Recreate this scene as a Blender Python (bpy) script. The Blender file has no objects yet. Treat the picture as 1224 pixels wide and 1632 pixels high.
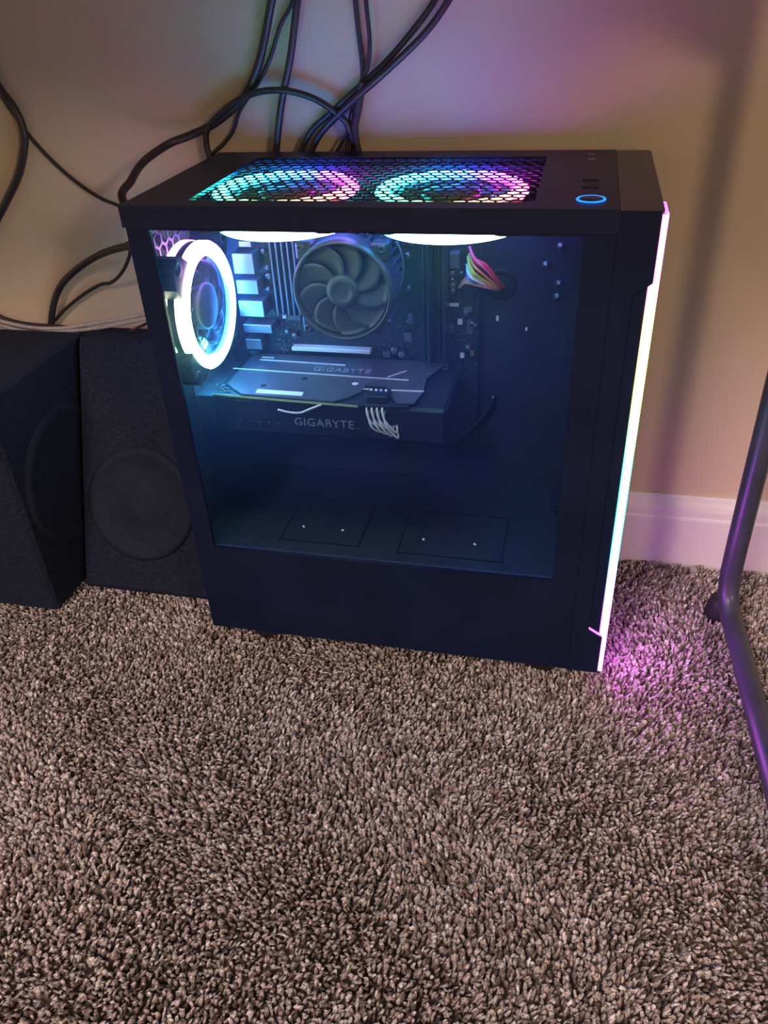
import bpy, math, random
import numpy as np
from mathutils import Vector, Matrix
random.seed(7); rng = np.random.default_rng(7)
S = bpy.context.scene; COL = S.collection
ZO = 0.03                       # carpet backing is z = 0; the computer's underside is at 0.03

# ------------------------------------------------------------------ camera
F_PX, PITCH, ROLL, YAW = 1284.65, 0.597109, -0.055734, -0.250981
CAM = np.array([0.370089, -0.624110, 0.619609 + ZO])
cp, sp = math.cos(PITCH), math.sin(PITCH)
FW = np.array([math.sin(YAW)*cp, math.cos(YAW)*cp, -sp])
_r = np.array([math.cos(YAW), -math.sin(YAW), 0.0]); _u = np.cross(_r, FW)
RT = math.cos(ROLL)*_r + math.sin(ROLL)*_u; UP = -math.sin(ROLL)*_r + math.cos(ROLL)*_u
cd = bpy.data.cameras.new('camera'); cam = bpy.data.objects.new('camera', cd); COL.objects.link(cam)
cd.sensor_fit = 'VERTICAL'; cd.sensor_height = 36.0; cd.lens = 36.0*F_PX/1632; cd.clip_start = 0.01; cd.clip_end = 50
M = Matrix(((RT[0], UP[0], -FW[0], CAM[0]), (RT[1], UP[1], -FW[1], CAM[1]), (RT[2], UP[2], -FW[2], CAM[2]), (0, 0, 0, 1)))
cam.matrix_world = M; S.camera = cam

# ------------------------------------------------------------------ world, lamps, exposure
S.view_settings.view_transform = 'Standard'; S.view_settings.look = 'None'
S.view_settings.gamma = 1.0; S.view_settings.use_curve_mapping = False; S.view_settings.exposure = 0.0
w = bpy.data.worlds.new('room_light'); S.world = w; w.use_nodes = True
w.node_tree.nodes['Background'].inputs[0].default_value = (1.0, 0.80, 0.68, 1)
w.node_tree.nodes['Background'].inputs[1].default_value = 0.42
def area(name, loc, to, size, energy, col):
    l = bpy.data.lights.new(name, 'AREA'); l.shape = 'DISK'; l.size = size; l.energy = energy; l.color = col
    o = bpy.data.objects.new(name, l); COL.objects.link(o); o.location = loc
    o.rotation_euler = (Vector(to)-Vector(loc)).to_track_quat('-Z', 'Y').to_euler(); return o
area('room_lamp', (1.75, -1.75, 1.15), (0.3, 0.1, 0.2), 0.30, 15, (1.0, 0.74, 0.50))
area('ceiling_lamp', (-0.6, -2.4, 2.35), (0.2, 0, 0), 0.9, 72, (1.0, 0.80, 0.74))
S.cycles.use_denoising = True
S.cycles.max_bounces = 8; S.cycles.transparent_max_bounces = 16; S.cycles.sample_clamp_indirect = 4.0
S.cycles.caustics_reflective = False; S.cycles.caustics_refractive = False

# ------------------------------------------------------------------ measuring helpers (a sight line met with a real plane)
def _ray(u, v): return FW + (u-612)/F_PX*RT - (v-816)/F_PX*UP
def onx(u, v, x): d = _ray(u, v); return CAM + d*((x-CAM[0])/d[0])
def ony(u, v, y): d = _ray(u, v); return CAM + d*((y-CAM[1])/d[1])
def onz(u, v, z): d = _ray(u, v); return CAM + d*((z+ZO-CAM[2])/d[2])
def Z(z): return z+ZO

# ------------------------------------------------------------------ materials
def mat(name, base, rough=0.5, metal=0.0, spec=0.5, noise=None, bump=None, coat=0.0):
    m = bpy.data.materials.new(name); m.use_nodes = True; nt = m.node_tree; b = nt.nodes['Principled BSDF']
    b.inputs['Base Color'].default_value = (*base, 1); b.inputs['Roughness'].default_value = rough
    b.inputs['Metallic'].default_value = metal; b.inputs['Specular IOR Level'].default_value = spec
    b.inputs['Coat Weight'].default_value = coat
    tc = nt.nodes.new('ShaderNodeTexCoord')
    if noise:
        n = nt.nodes.new('ShaderNodeTexNoise'); n.inputs['Scale'].default_value = noise[0]; n.inputs['Detail'].default_value = 5
        r = nt.nodes.new('ShaderNodeValToRGB'); r.color_ramp.elements[0].position = 0.3; r.color_ramp.elements[1].position = 0.7
        r.color_ramp.elements[0].color = (*[c*(1-noise[1]) for c in base], 1); r.color_ramp.elements[1].color = (*[min(1, c*(1+noise[1])) for c in base], 1)
        nt.links.new(tc.outputs['Object'], n.inputs['Vector']); nt.links.new(n.outputs['Fac'], r.inputs[0]); nt.links.new(r.outputs[0], b.inputs['Base Color'])
    if bump:
        n = nt.nodes.new('ShaderNodeTexNoise'); n.inputs['Scale'].default_value = bump[0]; n.inputs['Detail'].default_value = 4
        k = nt.nodes.new('ShaderNodeBump'); k.inputs['Strength'].default_value = bump[1]; k.inputs['Distance'].default_value = 0.001
        nt.links.new(tc.outputs['Object'], n.inputs['Vector']); nt.links.new(n.outputs['Fac'], k.inputs['Height']); nt.links.new(k.outputs[0], b.inputs['Normal'])
    return m
def emit(name, strength, col=None):
    m = bpy.data.materials.new(name); m.use_nodes = True; nt = m.node_tree; nt.nodes.clear()
    o = nt.nodes.new('ShaderNodeOutputMaterial'); e = nt.nodes.new('ShaderNodeEmission'); e.inputs[1].default_value = strength
    if col: e.inputs[0].default_value = (*col, 1)
    else:
        a = nt.nodes.new('ShaderNodeAttribute'); a.attribute_name = 'glow'; nt.links.new(a.outputs['Color'], e.inputs[0])
    nt.links.new(e.outputs[0], o.inputs[0]); return m
MT = dict(
    case=mat('case_black_steel', (0.006, 0.010, 0.036), 0.42, spec=0.3, noise=(40, 0.15), bump=(900, 0.12)),  # black steel; its navy cast is the lens-flare veil put into the colour
    mesh=mat('black_honeycomb_mesh', (0.006, 0.008, 0.018), 0.6, spec=0.25, noise=(40, 0.15)),
    side=mat('black_glass_border', (0.005, 0.010, 0.034), 0.25, spec=0.35, noise=(12, 0.2)),  # black border with the same flare blue mixed into its colour
    plastic=mat('black_plastic', (0.014, 0.014, 0.020), 0.38, noise=(60, 0.15)),
    inner=mat('inner_black_steel', (0.026, 0.032, 0.055), 0.5, noise=(30, 0.15)),
    board=mat('dark_circuit_board', (0.020, 0.030, 0.040), 0.35, noise=(220, 0.5), bump=(500, 0.4)),
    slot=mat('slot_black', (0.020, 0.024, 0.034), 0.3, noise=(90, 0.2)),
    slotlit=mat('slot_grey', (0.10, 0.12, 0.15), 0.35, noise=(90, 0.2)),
    metal=mat('bare_steel', (0.62, 0.63, 0.66), 0.28, 1.0, noise=(80, 0.1)),
    shell=mat('port_shell_steel', (0.30, 0.33, 0.40), 0.36, 0.7, noise=(80, 0.1)),
    dmetal=mat('dark_aluminium', (0.20, 0.22, 0.27), 0.34, 0.85, noise=(50, 0.15)),
    fin=mat('grey_aluminium_fin', (0.15, 0.16, 0.24), 0.4, 0.6, noise=(50, 0.1)),
    plate=mat('graphite_backplate', (0.15, 0.165, 0.20), 0.33, 0.55, noise=(25, 0.12)),
    blade=mat('smoked_fan_blade', (0.07, 0.075, 0.10), 0.35, noise=(70, 0.1)),
    hub=mat('fan_hub_grey', (0.06, 0.06, 0.10), 0.4, noise=(70, 0.1)),
    cool=mat('cooler_black_plastic', (0.040, 0.044, 0.052), 0.34, noise=(70, 0.15)),
    coolblade=mat('cooler_blade_grey', (0.036, 0.046, 0.052), 0.5, noise=(50, 0.1)),
    silver=mat('sticker_silver', (0.75, 0.76, 0.78), 0.4, noise=(90, 0.05)),
    pcbedge=mat('board_edge_yellow_green', (0.45, 0.50, 0.22), 0.4, noise=(90, 0.1)),
    gold=mat('brass_contact', (0.75, 0.55, 0.22), 0.3, 0.9, noise=(90, 0.1)),
    white=mat('white_wire', (0.80, 0.76, 0.68), 0.4, noise=(90, 0.05)),
    text=mat('embossed_letter_grey', (0.42, 0.45, 0.52), 0.35, 0.3, noise=(90, 0.05)),
    cable=mat('black_cable_rubber', (0.022, 0.017, 0.018), 0.42, noise=(50, 0.25)),
    braid=mat('black_braided_sleeve', (0.035, 0.022, 0.026), 0.55, noise=(700, 0.8), bump=(1200, 0.8)),
    gbraid=mat('grey_braided_sleeve', (0.42, 0.38, 0.37), 0.45, noise=(500, 0.4), bump=(1300, 0.9)),
    red=mat('dark_red_wire', (0.12, 0.03, 0.03), 0.45, noise=(60, 0.2)),
    rubber=mat('black_rubber', (0.012, 0.012, 0.013), 0.6, noise=(60, 0.2)),
    felt=mat('charcoal_box_carpet', (0.009, 0.012, 0.026), 0.85, spec=0.2, noise=(300, 0.5), bump=(600, 0.8)),  # charcoal cloth, blue added to the base to stand for lens flare
    cone=mat('speaker_grille_black', (0.008, 0.011, 0.024), 0.8, spec=0.25, noise=(120, 0.2)),  # black grille carrying the cabinets' flare blue in its colour
    leg=mat('dark_grey_painted_tube', (0.048, 0.048, 0.070), 0.38, 0.2, noise=(25, 0.2)),
    desk=mat('dark_desk_laminate', (0.10, 0.06, 0.04), 0.5, noise=(9, 0.3)),
    wall=mat('tan_wall_paint', (0.56, 0.435, 0.305), 0.8, spec=0.2, noise=(2.0, 0.03), bump=(260, 0.25)),
    trim=mat('white_gloss_trim', (0.72, 0.66, 0.62), 0.4, noise=(6, 0.03)),
    ceil=mat('ceiling_paint', (0.6, 0.55, 0.5), 0.9, noise=(6, 0.03)),
    led=emit('fan_light_diffuser', 12.0), strip=emit('front_light_diffuser', 7.0), power=emit('power_ring_blue', 3.0, (0.01, 0.16, 1.0)),
)
def plain(name, c, rough=0.4): return mat(name, c, rough, noise=(80, 0.08))
def glass():  # blue tint and translucent layer imitate lens-flare haze, no dust on the pane
    m = bpy.data.materials.new('smoked_glass_flare_haze'); m.use_nodes = True; nt = m.node_tree; nt.nodes.clear(); N = nt.nodes.new
    out = N('ShaderNodeOutputMaterial'); tr = N('ShaderNodeBsdfTransparent'); tr.inputs[0].default_value = (0.52, 0.66, 0.90, 1)
    gl = N('ShaderNodeBsdfGlossy'); gl.inputs['Roughness'].default_value = 0.04
    fr = N('ShaderNodeFresnel'); fr.inputs[0].default_value = 1.45
    mul = N('ShaderNodeMath'); mul.operation = 'MULTIPLY'; mul.inputs[1].default_value = 0.45
    mx = N('ShaderNodeMixShader'); nt.links.new(fr.outputs[0], mul.inputs[0]); nt.links.new(mul.outputs[0], mx.inputs[0]); nt.links.new(tr.outputs[0], mx.inputs[1]); nt.links.new(gl.outputs[0], mx.inputs[2])
    haze = N('ShaderNodeBsdfTranslucent'); haze.inputs[0].default_value = (0.16, 0.36, 1.0, 1)
    tc = N('ShaderNodeTexCoord'); no = N('ShaderNodeTexNoise'); no.inputs['Scale'].default_value = 9; nt.links.new(tc.outputs['Object'], no.inputs[0])
    mr = N('ShaderNodeMapRange'); mr.inputs[1].default_value = 0.3; mr.inputs[2].default_value = 0.7; mr.inputs[3].default_value = 0.03; mr.inputs[4].default_value = 0.052
    nt.links.new(no.outputs['Fac'], mr.inputs[0])
    m2 = N('ShaderNodeMixShader'); nt.links.new(mr.outputs[0], m2.inputs[0]); nt.links.new(mx.outputs[0], m2.inputs[1]); nt.links.new(haze.outputs[0], m2.inputs[2])
    nt.links.new(m2.outputs[0], out.inputs[0]); return m
MT['glass'] = glass()

# ------------------------------------------------------------------ mesh builder
class MB:
    def __init__(s): s.v = []; s.f = []; s.c = []; s.sm = []
    def add(s, vs, fs, cols=None, smooth=False):
        o = len(s.v); s.v += [tuple(map(float, p)) for p in vs]
        s.f += [tuple(o+i for i in f) for f in fs]; s.sm += [smooth]*len(fs)
        s.c += cols if cols else [(0, 0, 0)]*len(vs); return s
    def box(s, x0, x1, y0, y1, z0, z1, b=0.0):
        if b <= 0:
            vs = [(x, y, z) for z in (z0, z1) for y in (y0, y1) for x in (x0, x1)]
            return s.add(vs, [(0, 2, 3, 1), (4, 5, 7, 6), (0, 1, 5, 4), (2, 6, 7, 3), (0, 4, 6, 2), (1, 3, 7, 5)])
        # chamfered box
        vs = []; ix = {}
        for a, (X, sx) in enumerate(((x0, 1), (x1, -1))):
            for c, (Y, sy) in enumerate(((y0, 1), (y1, -1))):
                for d, (ZZ, sz) in enumerate(((z0, 1), (z1, -1))):
                    ix[a, c, d] = len(vs)
                    vs += [(X, Y+sy*b, ZZ+sz*b), (X+sx*b, Y, ZZ+sz*b), (X+sx*b, Y+sy*b, ZZ)]
        g = lambda a, c, d, k: ix[a, c, d]+k
        fs = []
        for a in (0, 1): fs.append([g(a, 0, 0, 0), g(a, 0, 1, 0), g(a, 1, 1, 0), g(a, 1, 0, 0)][::1 if a == 0 else -1])
        for c in (0, 1): fs.append([g(0, c, 0, 1), g(1, c, 0, 1), g(1, c, 1, 1), g(0, c, 1, 1)][::1 if c == 0 else -1])
        for d in (0, 1): fs.append([g(0, 0, d, 2), g(0, 1, d, 2), g(1, 1, d, 2), g(1, 0, d, 2)][::1 if d == 0 else -1])
        for c in (0, 1):
            for d in (0, 1):
                f = [g(0, c, d, 1), g(0, c, d, 2), g(1, c, d, 2), g(1, c, d, 1)]; fs.append(f[::1 if c == d else -1])
        for a in (0, 1):
            for d in (0, 1):
                f = [g(a, 0, d, 0), g(a, 0, d, 2), g(a, 1, d, 2), g(a, 1, d, 0)]; fs.append(f[::1 if a != d else -1])
        for a in (0, 1):
            for c in (0, 1):
                f = [g(a, c, 0, 0), g(a, c, 0, 1), g(a, c, 1, 1), g(a, c, 1, 0)]; fs.append(f[::1 if a == c else -1])
        for a in (0, 1):
            for c in (0, 1):
                for d in (0, 1):
                    f = [g(a, c, d, 0), g(a, c, d, 1), g(a, c, d, 2)]; fs.append(f[::1 if (a+c+d) % 2 == 0 else -1])
        return s.add(vs, fs)
    def prism(s, poly, axis, a, b):
        """poly in the two other axes (order x,y,z without AXIS), extruded along AXIS from a to b"""
        n = len(poly); k = 'xyz'.index(axis)
        def P(p, t): q = list(p); q.insert(k, t); return q
        vs = [P(p, a) for p in poly]+[P(p, b) for p in poly]
        return s.add(vs, [tuple(range(n))[::-1], tuple(range(n, 2*n))]+[(i, (i+1) % n, n+(i+1) % n, n+i) for i in range(n)])
    def lathe(s, prof, c, axis, n=40, smooth=True, cols=None):
        """prof: list of (radius, offset along axis)"""
        T = frame(axis); vs = []; C = []
        for j, (r, h) in enumerate(prof):
            for i in range(n):
                a = 2*math.pi*i/n
                vs.append(tuple(np.array(c)+T[0]*r*math.cos(a)+T[1]*r*math.sin(a)+T[2]*h))
                if cols: C.append(cols(a, j))
        fs = [(j*n+i, j*n+(i+1) % n, (j+1)*n+(i+1) % n, (j+1)*n+i) for j in range(len(prof)-1) for i in range(n)]
        if prof[0][0] < 1e-6 or not cols: pass
        return s.add(vs, fs, C or None, smooth)
    def tube(s, pts, r, n=10, sub=8, caps=True):
        P = smooth_path(pts, sub); R = r if callable(r) else (lambda t: r)
        m = len(P); T = np.gradient(P, axis=0); T /= np.linalg.norm(T, axis=1)[:, None]+1e-12
        a = np.array([0, 0, 1.0]) if abs(T[0][2]) < 0.9 else np.array([1.0, 0, 0])
        vs = []
        for i in range(m):
            a = a-T[i]*(a@T[i]); a /= np.linalg.norm(a)+1e-12; b = np.cross(T[i], a); rr = R(i/(m-1))
            for k in range(n):
                t = 2*math.pi*k/n; vs.append(P[i]+rr*(math.cos(t)*a+math.sin(t)*b))
        fs = [(i*n+k, i*n+(k+1) % n, (i+1)*n+(k+1) % n, (i+1)*n+k) for i in range(m-1) for k in range(n)]
        if caps: fs += [tuple(range(n))[::-1], tuple(range((m-1)*n, m*n))]
        return s.add(vs, fs, smooth=True)
    def build(s, name, m, root=None, at=(0, 0, 0), parent=None):
        """vertices are in world space; AT is the world position of the top-level thing"""
        me = bpy.data.meshes.new(name); a = np.array(at)
        me.from_pydata([tuple(np.array(p)-a) for p in s.v], [], s.f)
        me.polygons.foreach_set('use_smooth', s.sm)
        if any(any(c) for c in s.c):
            at_ = me.attributes.new('glow', 'FLOAT_COLOR', 'POINT'); at_.data.foreach_set('color', np.array([(*c, 1) for c in s.c], dtype=np.float32).ravel())
        me.materials.append(MT[m] if isinstance(m, str) else m); me.validate(); me.update()
        o = bpy.data.objects.new(name, me); COL.objects.link(o)
        if parent is not None: o.parent = parent
        else: o.location = at
        return o
def frame(axis):
    z = np.array(axis, float); z /= np.linalg.norm(z); h = np.array([0, 0, 1.0]) if abs(z[2]) < 0.9 else np.array([1.0, 0, 0])
    x = np.cross(h, z); x /= np.linalg.norm(x); return x, np.cross(z, x), z
def smooth_path(pts, sub=8):
    P = np.array(pts, float)
    if len(P) < 3 or sub <= 1: return P
    Q = np.vstack([2*P[0]-P[1], P, 2*P[-1]-P[-2]]); out = []
    for i in range(1, len(Q)-2):
        p0, p1, p2, p3 = Q[i-1:i+3]
        for k in range(sub):
            t = k/sub; out.append(0.5*(2*p1+(p2-p0)*t+(2*p0-5*p1+4*p2-p3)*t*t+(3*p1-p0-3*p2+p3)*t**3))
    out.append(P[-1]); return np.array(out)
def tag(o, label=None, cat=None, group=None, kind=None):
    for k, v in (('label', label), ('category', cat), ('group', group), ('kind', kind)):
        if v: o[k] = v
    return o
def empty(name, loc): o = bpy.data.objects.new(name, None); o.location = loc; o.empty_display_size = 0.05; COL.objects.link(o); return o
def text_mesh(name, body, size, mtx, m, at, parent):
    cu = bpy.data.curves.new(name, 'FONT'); cu.body = body; cu.size = size; cu.extrude = 0.0003; cu.align_x = 'CENTER'; cu.align_y = 'CENTER'; cu.space_character = 1.1
    t = bpy.data.objects.new(name+'_curve', cu); COL.objects.link(t)
    me = bpy.data.meshes.new_from_object(t); bpy.data.objects.remove(t)
    me.transform(Matrix.Translation(-Vector(at)) @ mtx); me.materials.clear(); me.materials.append(MT[m])
    o = bpy.data.objects.new(name, me); COL.objects.link(o); o.parent = parent; return o

# ------------------------------------------------------------------ setting
WY = 0.245; BY = 0.230
tag(MB().box(-2.2, 2.4, -3.2, WY+0.02, -0.05, 0.004).build('floor', mat('carpet_backing', (0.10, 0.075, 0.06), 0.95, noise=(160, 0.6), bump=(200, 1.0))), kind='structure')
tag(MB().box(-2.2, 2.4, WY, WY+0.1, -0.05, 2.45).build('wall_back', 'wall'), kind='structure')
z1 = Z(0.046); z2 = Z(0.075)
prof = [(WY, -0.02), (BY, -0.02), (BY, z1), (BY+0.0006, z1+0.002), (BY+0.002, z1+0.004), (BY+0.0025, z1+0.012), (BY+0.0045, z1+0.018), (BY+0.008, z1+0.0225), (BY+0.0095, z2-0.002), (BY+0.011, z2), (WY, z2)]
tag(MB().prism(prof, 'x', -2.2, 2.4).build('baseboard_back', 'trim'), kind='structure')

# carpet pile: twisted yarn tufts, one mesh
def pile():
    x0, x1, y0, y1, d = -0.80, 1.15, -0.70, BY-0.001, 0.0037
    nx, ny = int((x1-x0)/d), int((y1-y0)/d)
    X, Y = np.meshgrid(x0+(np.arange(nx)+.5)*d, y0+(np.arange(ny)+.5)*d); X = X.ravel(); Y = Y.ravel()
    X = X+rng.uniform(-.5, .5, X.size)*d; Y = Y+rng.uniform(-.5, .5, Y.size)*d
    hid = ((X > 0.02) & (X < 0.41) & (Y > 0.03) & (Y < 0.19)) | ((X < -0.225) & (Y > 0.035)) | ((X > -0.19) & (X < -0.03) & (Y > 0.09))
    vis = np.abs(X-0.25) < 0.36+0.45*(Y+0.5)      # outside the view wedge the pile goes on, only thinner
    k = ~hid & (vis | (rng.random(X.size) < 0.62)) & (Y < BY-0.003); X = X[k]; Y = Y[k]; n = X.size
    h = rng.uniform(0.009, 0.0135, n); r = rng.uniform(0.0013, 0.0024, n); ph = rng.uniform(0, 6.28, n)
    def field(a, b, c, e): return np.sin(X*a+c+2*np.sin(Y*b+e))*np.cos(Y*a*.8-c)
    la = 2.4*field(14, 9, .7, 1.9)+rng.normal(0, 0.9, n); lm = np.abs(rng.normal(0.0034, 0.0019, n))*(1+.35*field(23, 11, 2.1, .3))
    lx, ly = lm*np.cos(la), lm*np.sin(la)
    h = h*(1+.10*field(31, 17, .2, .9))
    prof = [(0.0, .75, 0.0), (.45, 1.05, .25), (.80, 1.0, .65), (.97, .55, .95)]
    V = np.zeros((n, 17, 3), np.float32)
    for j, (t, rr, ln) in enumerate(prof):
        for q in range(4):
            a = ph+q*math.pi/2+t*1.6; el = 1+.5*np.cos(2*(a-ph*1.7))
            V[:, j*4+q, 0] = X+lx*ln+r*rr*el*np.cos(a); V[:, j*4+q, 1] = Y+ly*ln+r*rr*el*np.sin(a); V[:, j*4+q, 2] = h*t+0.001
    V[:, 16, 0] = X+lx*1.02; V[:, 16, 1] = Y+ly*1.02; V[:, 16, 2] = h*1.03
    V[:, :, 1] = np.minimum(V[:, :, 1], BY-0.0005)
    quads = [(j*4+q, j*4+(q+1) % 4, (j+1)*4+(q+1) % 4, (j+1)*4+q) for j in range(3) for q in range(4)]
    tris = [(12+q, 12+(q+1) % 4, 16) for q in range(4)]
    base = (np.arange(n)*17)[:, None, None]
    Q = (np.array(quads)[None]+base).reshape(n, -1); T3 = (np.array(tris)[None]+base).reshape(n, -1)
    loops = np.concatenate([Q, T3], 1).ravel().astype(np.int32)
    tot = np.tile(np.array([4]*12+[3]*4, np.int32), n); start = np.concatenate([[0], np.cumsum(tot)[:-1]]).astype(np.int32)
    me = bpy.data.meshes.new('carpet_pile'); me.vertices.add(n*17); me.vertices.foreach_set('co', V.ravel())
    me.loops.add(loops.size); me.loops.foreach_set('vertex_index', loops)
    me.polygons.add(tot.size); me.polygons.foreach_set('loop_start', start); me.polygons.foreach_set('use_smooth', np.ones(tot.size, bool))
    pal = np.array([(.46, .38, .36), (.34, .27, .25), (.19, .14, .125), (.60, .53, .51), (.11, .085, .072)])
    idx = rng.choice(5, n, p=[.36, .26, .17, .13, .08]); c = pal[idx]*rng.uniform(.8, 1.2, (n, 1))
    c = c*(1+.09*field(9, 6, 1.2, .4))[:, None]
    col = np.ones((n, 17, 4), np.float32); col[:, :, :3] = c[:, None, :]
    a = me.attributes.new('yarn', 'FLOAT_COLOR', 'POINT'); a.data.foreach_set('color', col.ravel())
    me.update(calc_edges=True); me.validate()
    m = bpy.data.materials.new('carpet_yarn'); m.use_nodes = True; nt = m.node_tree; b = nt.nodes['Principled BSDF']
    at = nt.nodes.new('ShaderNodeAttribute'); at.attribute_name = 'yarn'; tc = nt.nodes.new('ShaderNodeTexCoord'); no = nt.nodes.new('ShaderNodeTexNoise'); no.inputs['Scale'].default_value = 750; no.inputs['Detail'].default_value = 2
    mr = nt.nodes.new('ShaderNodeMapRange'); mr.inputs[1].default_value = .35; mr.inputs[2].default_value = .65; mr.inputs[3].default_value = .45; mr.inputs[4].default_value = 1.45
    mu = nt.nodes.new('ShaderNodeVectorMath'); mu.operation = 'SCALE'; nt.links.new(tc.outputs['Object'], no.inputs[0]); nt.links.new(no.outputs['Fac'], mr.inputs[0])
    nt.links.new(at.outputs['Color'], mu.inputs[0]); nt.links.new(mr.outputs[0], mu.inputs['Scale']); nt.links.new(mu.outputs[0], b.inputs['Base Color'])
    b.inputs['Roughness'].default_value = 0.75; b.inputs['Specular IOR Level'].default_value = 0.25
    me.materials.append(m); o = bpy.data.objects.new('carpet_pile', me); COL.objects.link(o)
    tag(o, 'thick brown and beige flecked twist carpet pile covering the floor', 'carpet', kind='stuff')
pile()

# ------------------------------------------------------------------ computer
D, WD, H = 0.4321, 0.2195, 0.465
R0 = (D/2, WD/2, Z(0)-0.018); pc = empty('desktop_computer', R0)
tag(pc, 'black desktop computer tower with glass side window and rainbow lights', 'computer')
def part(mb, name, m, parent=None, label=None):
    o = mb.build(name, m, at=R0, parent=parent or pc)
    if label: o['label'] = label
    return o
# shell
WX0, WX1, WZ0, WZ1 = 0.0225, 0.3745, 0.1175, 0.4455
b = MB(); b.box(0.0, 0.392, WD-0.0015, WD, Z(0), Z(0.463)); part(b, 'back_side_panel', 'case')
b = MB(); b.box(0.002, 0.397, 0.004, WD-0.0015, Z(0.0), Z(0.004)); part(b, 'floor_pan', 'case')
# rear panel with a honeycomb fan opening
fc = (0.079, 0.352)      # rear fan centre y, z
b = MB()
yA, yB, zA, zB = fc[0]-0.062, fc[0]+0.068, fc[1]-0.058, fc[1]+0.078
for q in ((0.003, yA, 0.004, 0.463), (yB, WD-0.0015, 0.004, 0.463), (yA, yB, 0.004, zA), (yA, yB, zB, 0.463)): b.box(0, 0.0012, q[0], q[1], Z(q[2]), Z(q[3]))
rear = part(b, 'rear_panel', 'inner')
def hexgrid(mb, c0, c1, u0, u1, s, hole, mk, mk2, inside=lambda a, b: True):
    """cells of pitch s whose hexagonal holes pierce a sheet; mk / mk2 give the outer and inner skin points"""
    rows = int((u1[1]-u1[0])/(s*0.866))+1; cols = int((u0[1]-u0[0])/s)+2
    for j in range(rows):
        for i in range(cols):
            a = u0[0]+(i+(0.5 if j % 2 else 0))*s; bq = u1[0]+j*s*0.866
            if not inside(a, bq): continue
            O = [(a+s/math.sqrt(3)*math.cos(math.radians(60*k+30)), bq+s/math.sqrt(3)*math.sin(math.radians(60*k+30))) for k in range(6)]
            I = [(a+hole/math.sqrt(3)*math.cos(math.radians(60*k+30)), bq+hole/math.sqrt(3)*math.sin(math.radians(60*k+30))) for k in range(6)]
            vs = [mk(*p) for p in O]+[mk(*p) for p in I]+[mk2(*p) for p in I]
            mb.add(vs, [(k, (k+1) % 6, 6+(k+1) % 6, 6+k) for k in range(6)]+[(6+k, 6+(k+1) % 6, 12+(k+1) % 6, 12+k) for k in range(6)])
b = MB(); hexgrid(b, None, None, (yA, yB), (zA, zB), 0.0135, 0.0110, lambda a, c: (0.001, a, Z(c)), lambda a, c: (0.0, a, Z(c)), lambda a, c: yA-0.004 < a < yB+0.004 and zA-0.004 < c < zB+0.004)
part(b, 'fan_grille', 'inner', rear)
# top panel: plate with an opening, honeycomb mesh in it, narrow side lip
MX0, MX1, MY0, MY1 = 0.052, 0.336, 0.020, 0.190
b = MB(); sx1 = 0.3981
for q in ((-0.001, MX0, 0, WD), (MX1, sx1, 0, WD), (MX0, MX1, 0, MY0), (MX0, MX1, MY1, WD)): b.box(q[0], q[1], q[2], q[3], Z(0.4615), Z(0.465))
b.box(-0.001, sx1, -0.0008, 0.002, Z(0.4475), Z(0.4648)); b.box(-0.001, 0.001, 0, WD, Z(0.452), Z(0.462)); b.box(0, sx1, WD-0.002, WD, Z(0.45), Z(0.462))
top = part(b, 'top_panel', 'case')
b = MB(); hexgrid(b, None, None, (MX0-0.004, MX1+0.004), (MY0-0.003, MY1+0.006), 0.0112, 0.0092, lambda a, c: (a, c, Z(0.4638)), lambda a, c: (a, c, Z(0.4630)), lambda a, c: MX0-0.003 < a < MX1+0.003 and MY0-0.003 < c < MY1+0.003)
part(b, 'mesh_grille', 'mesh', top, 'black honeycomb mesh with lights glowing through its holes')
p = onz(942, 318, 0.465)
b = MB(); b.lathe([(0.0, .0009), (0.0088, .0009), (0.0091, .0002)], (p[0], p[1], Z(0.465)), (0, 0, 1)); part(b, 'power_button', 'plastic', top)
b = MB(); b.lathe([(0.0092, .0002), (0.0096, .0009), (0.0108, .0009), (0.0112, .0002)], (p[0], p[1], Z(0.465)), (0, 0, 1)); part(b, 'power_button_light', 'power', top, 'glowing blue ring around the power button')
for u, v in ((942, 246), (943, 254)):
    q = onz(u, v, 0.465); b = MB(); b.lathe([(0.0016, .0002), (0.0019, .0007), (0.0032, .0007), (0.0034, 0)], (q[0], q[1], Z(0.465)), (0, 0, 1), 20); part(b, 'audio_jack', 'dmetal', top)
for v in (287, 298):
    q = onz(941, v, 0.465); b = MB(); b.box(q[0]-0.0065, q[0]+0.0065, q[1]-0.0035, q[1]+0.0035, Z(0.465), Z(0.4656), 0.0002); part(b, 'usb_port', 'rubber', top)
# side panel: black border round the glass
b = MB(); X1 = 0.39845
def ring_quad(mb, x0, x1, z0, z1, a0, a1, c0, c1, y0, y1):
    for q in ((x0, a0, z0, z1), (a1, x1, z0, z1), (a0, a1, z0, c0), (a0, a1, c1, z1)): mb.box(q[0], q[1], y0, y1, Z(q[2]), Z(q[3]))
ring_quad(b, 0.0015, X1, 0.003, 0.4472, WX0, WX1, WZ0, WZ1, 0.0, 0.004)
side = part(b, 'side_panel', 'side')
b = MB(); b.add([(WX0, 0.001, Z(WZ0)), (WX1, 0.001, Z(WZ0)), (WX1, 0.001, Z(WZ1)), (WX0, 0.001, Z(WZ1))], [(0, 1, 2, 3)]); part(b, 'glass_pane', 'glass', side)
b = MB(); b.box(WX0, WX1, 0.0035, 0.005, Z(WZ0-0.0006), Z(WZ0+0.0009)); part(b, 'window_edge', 'fin', side, 'thin bright metal edge along the bottom of the window')
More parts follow.
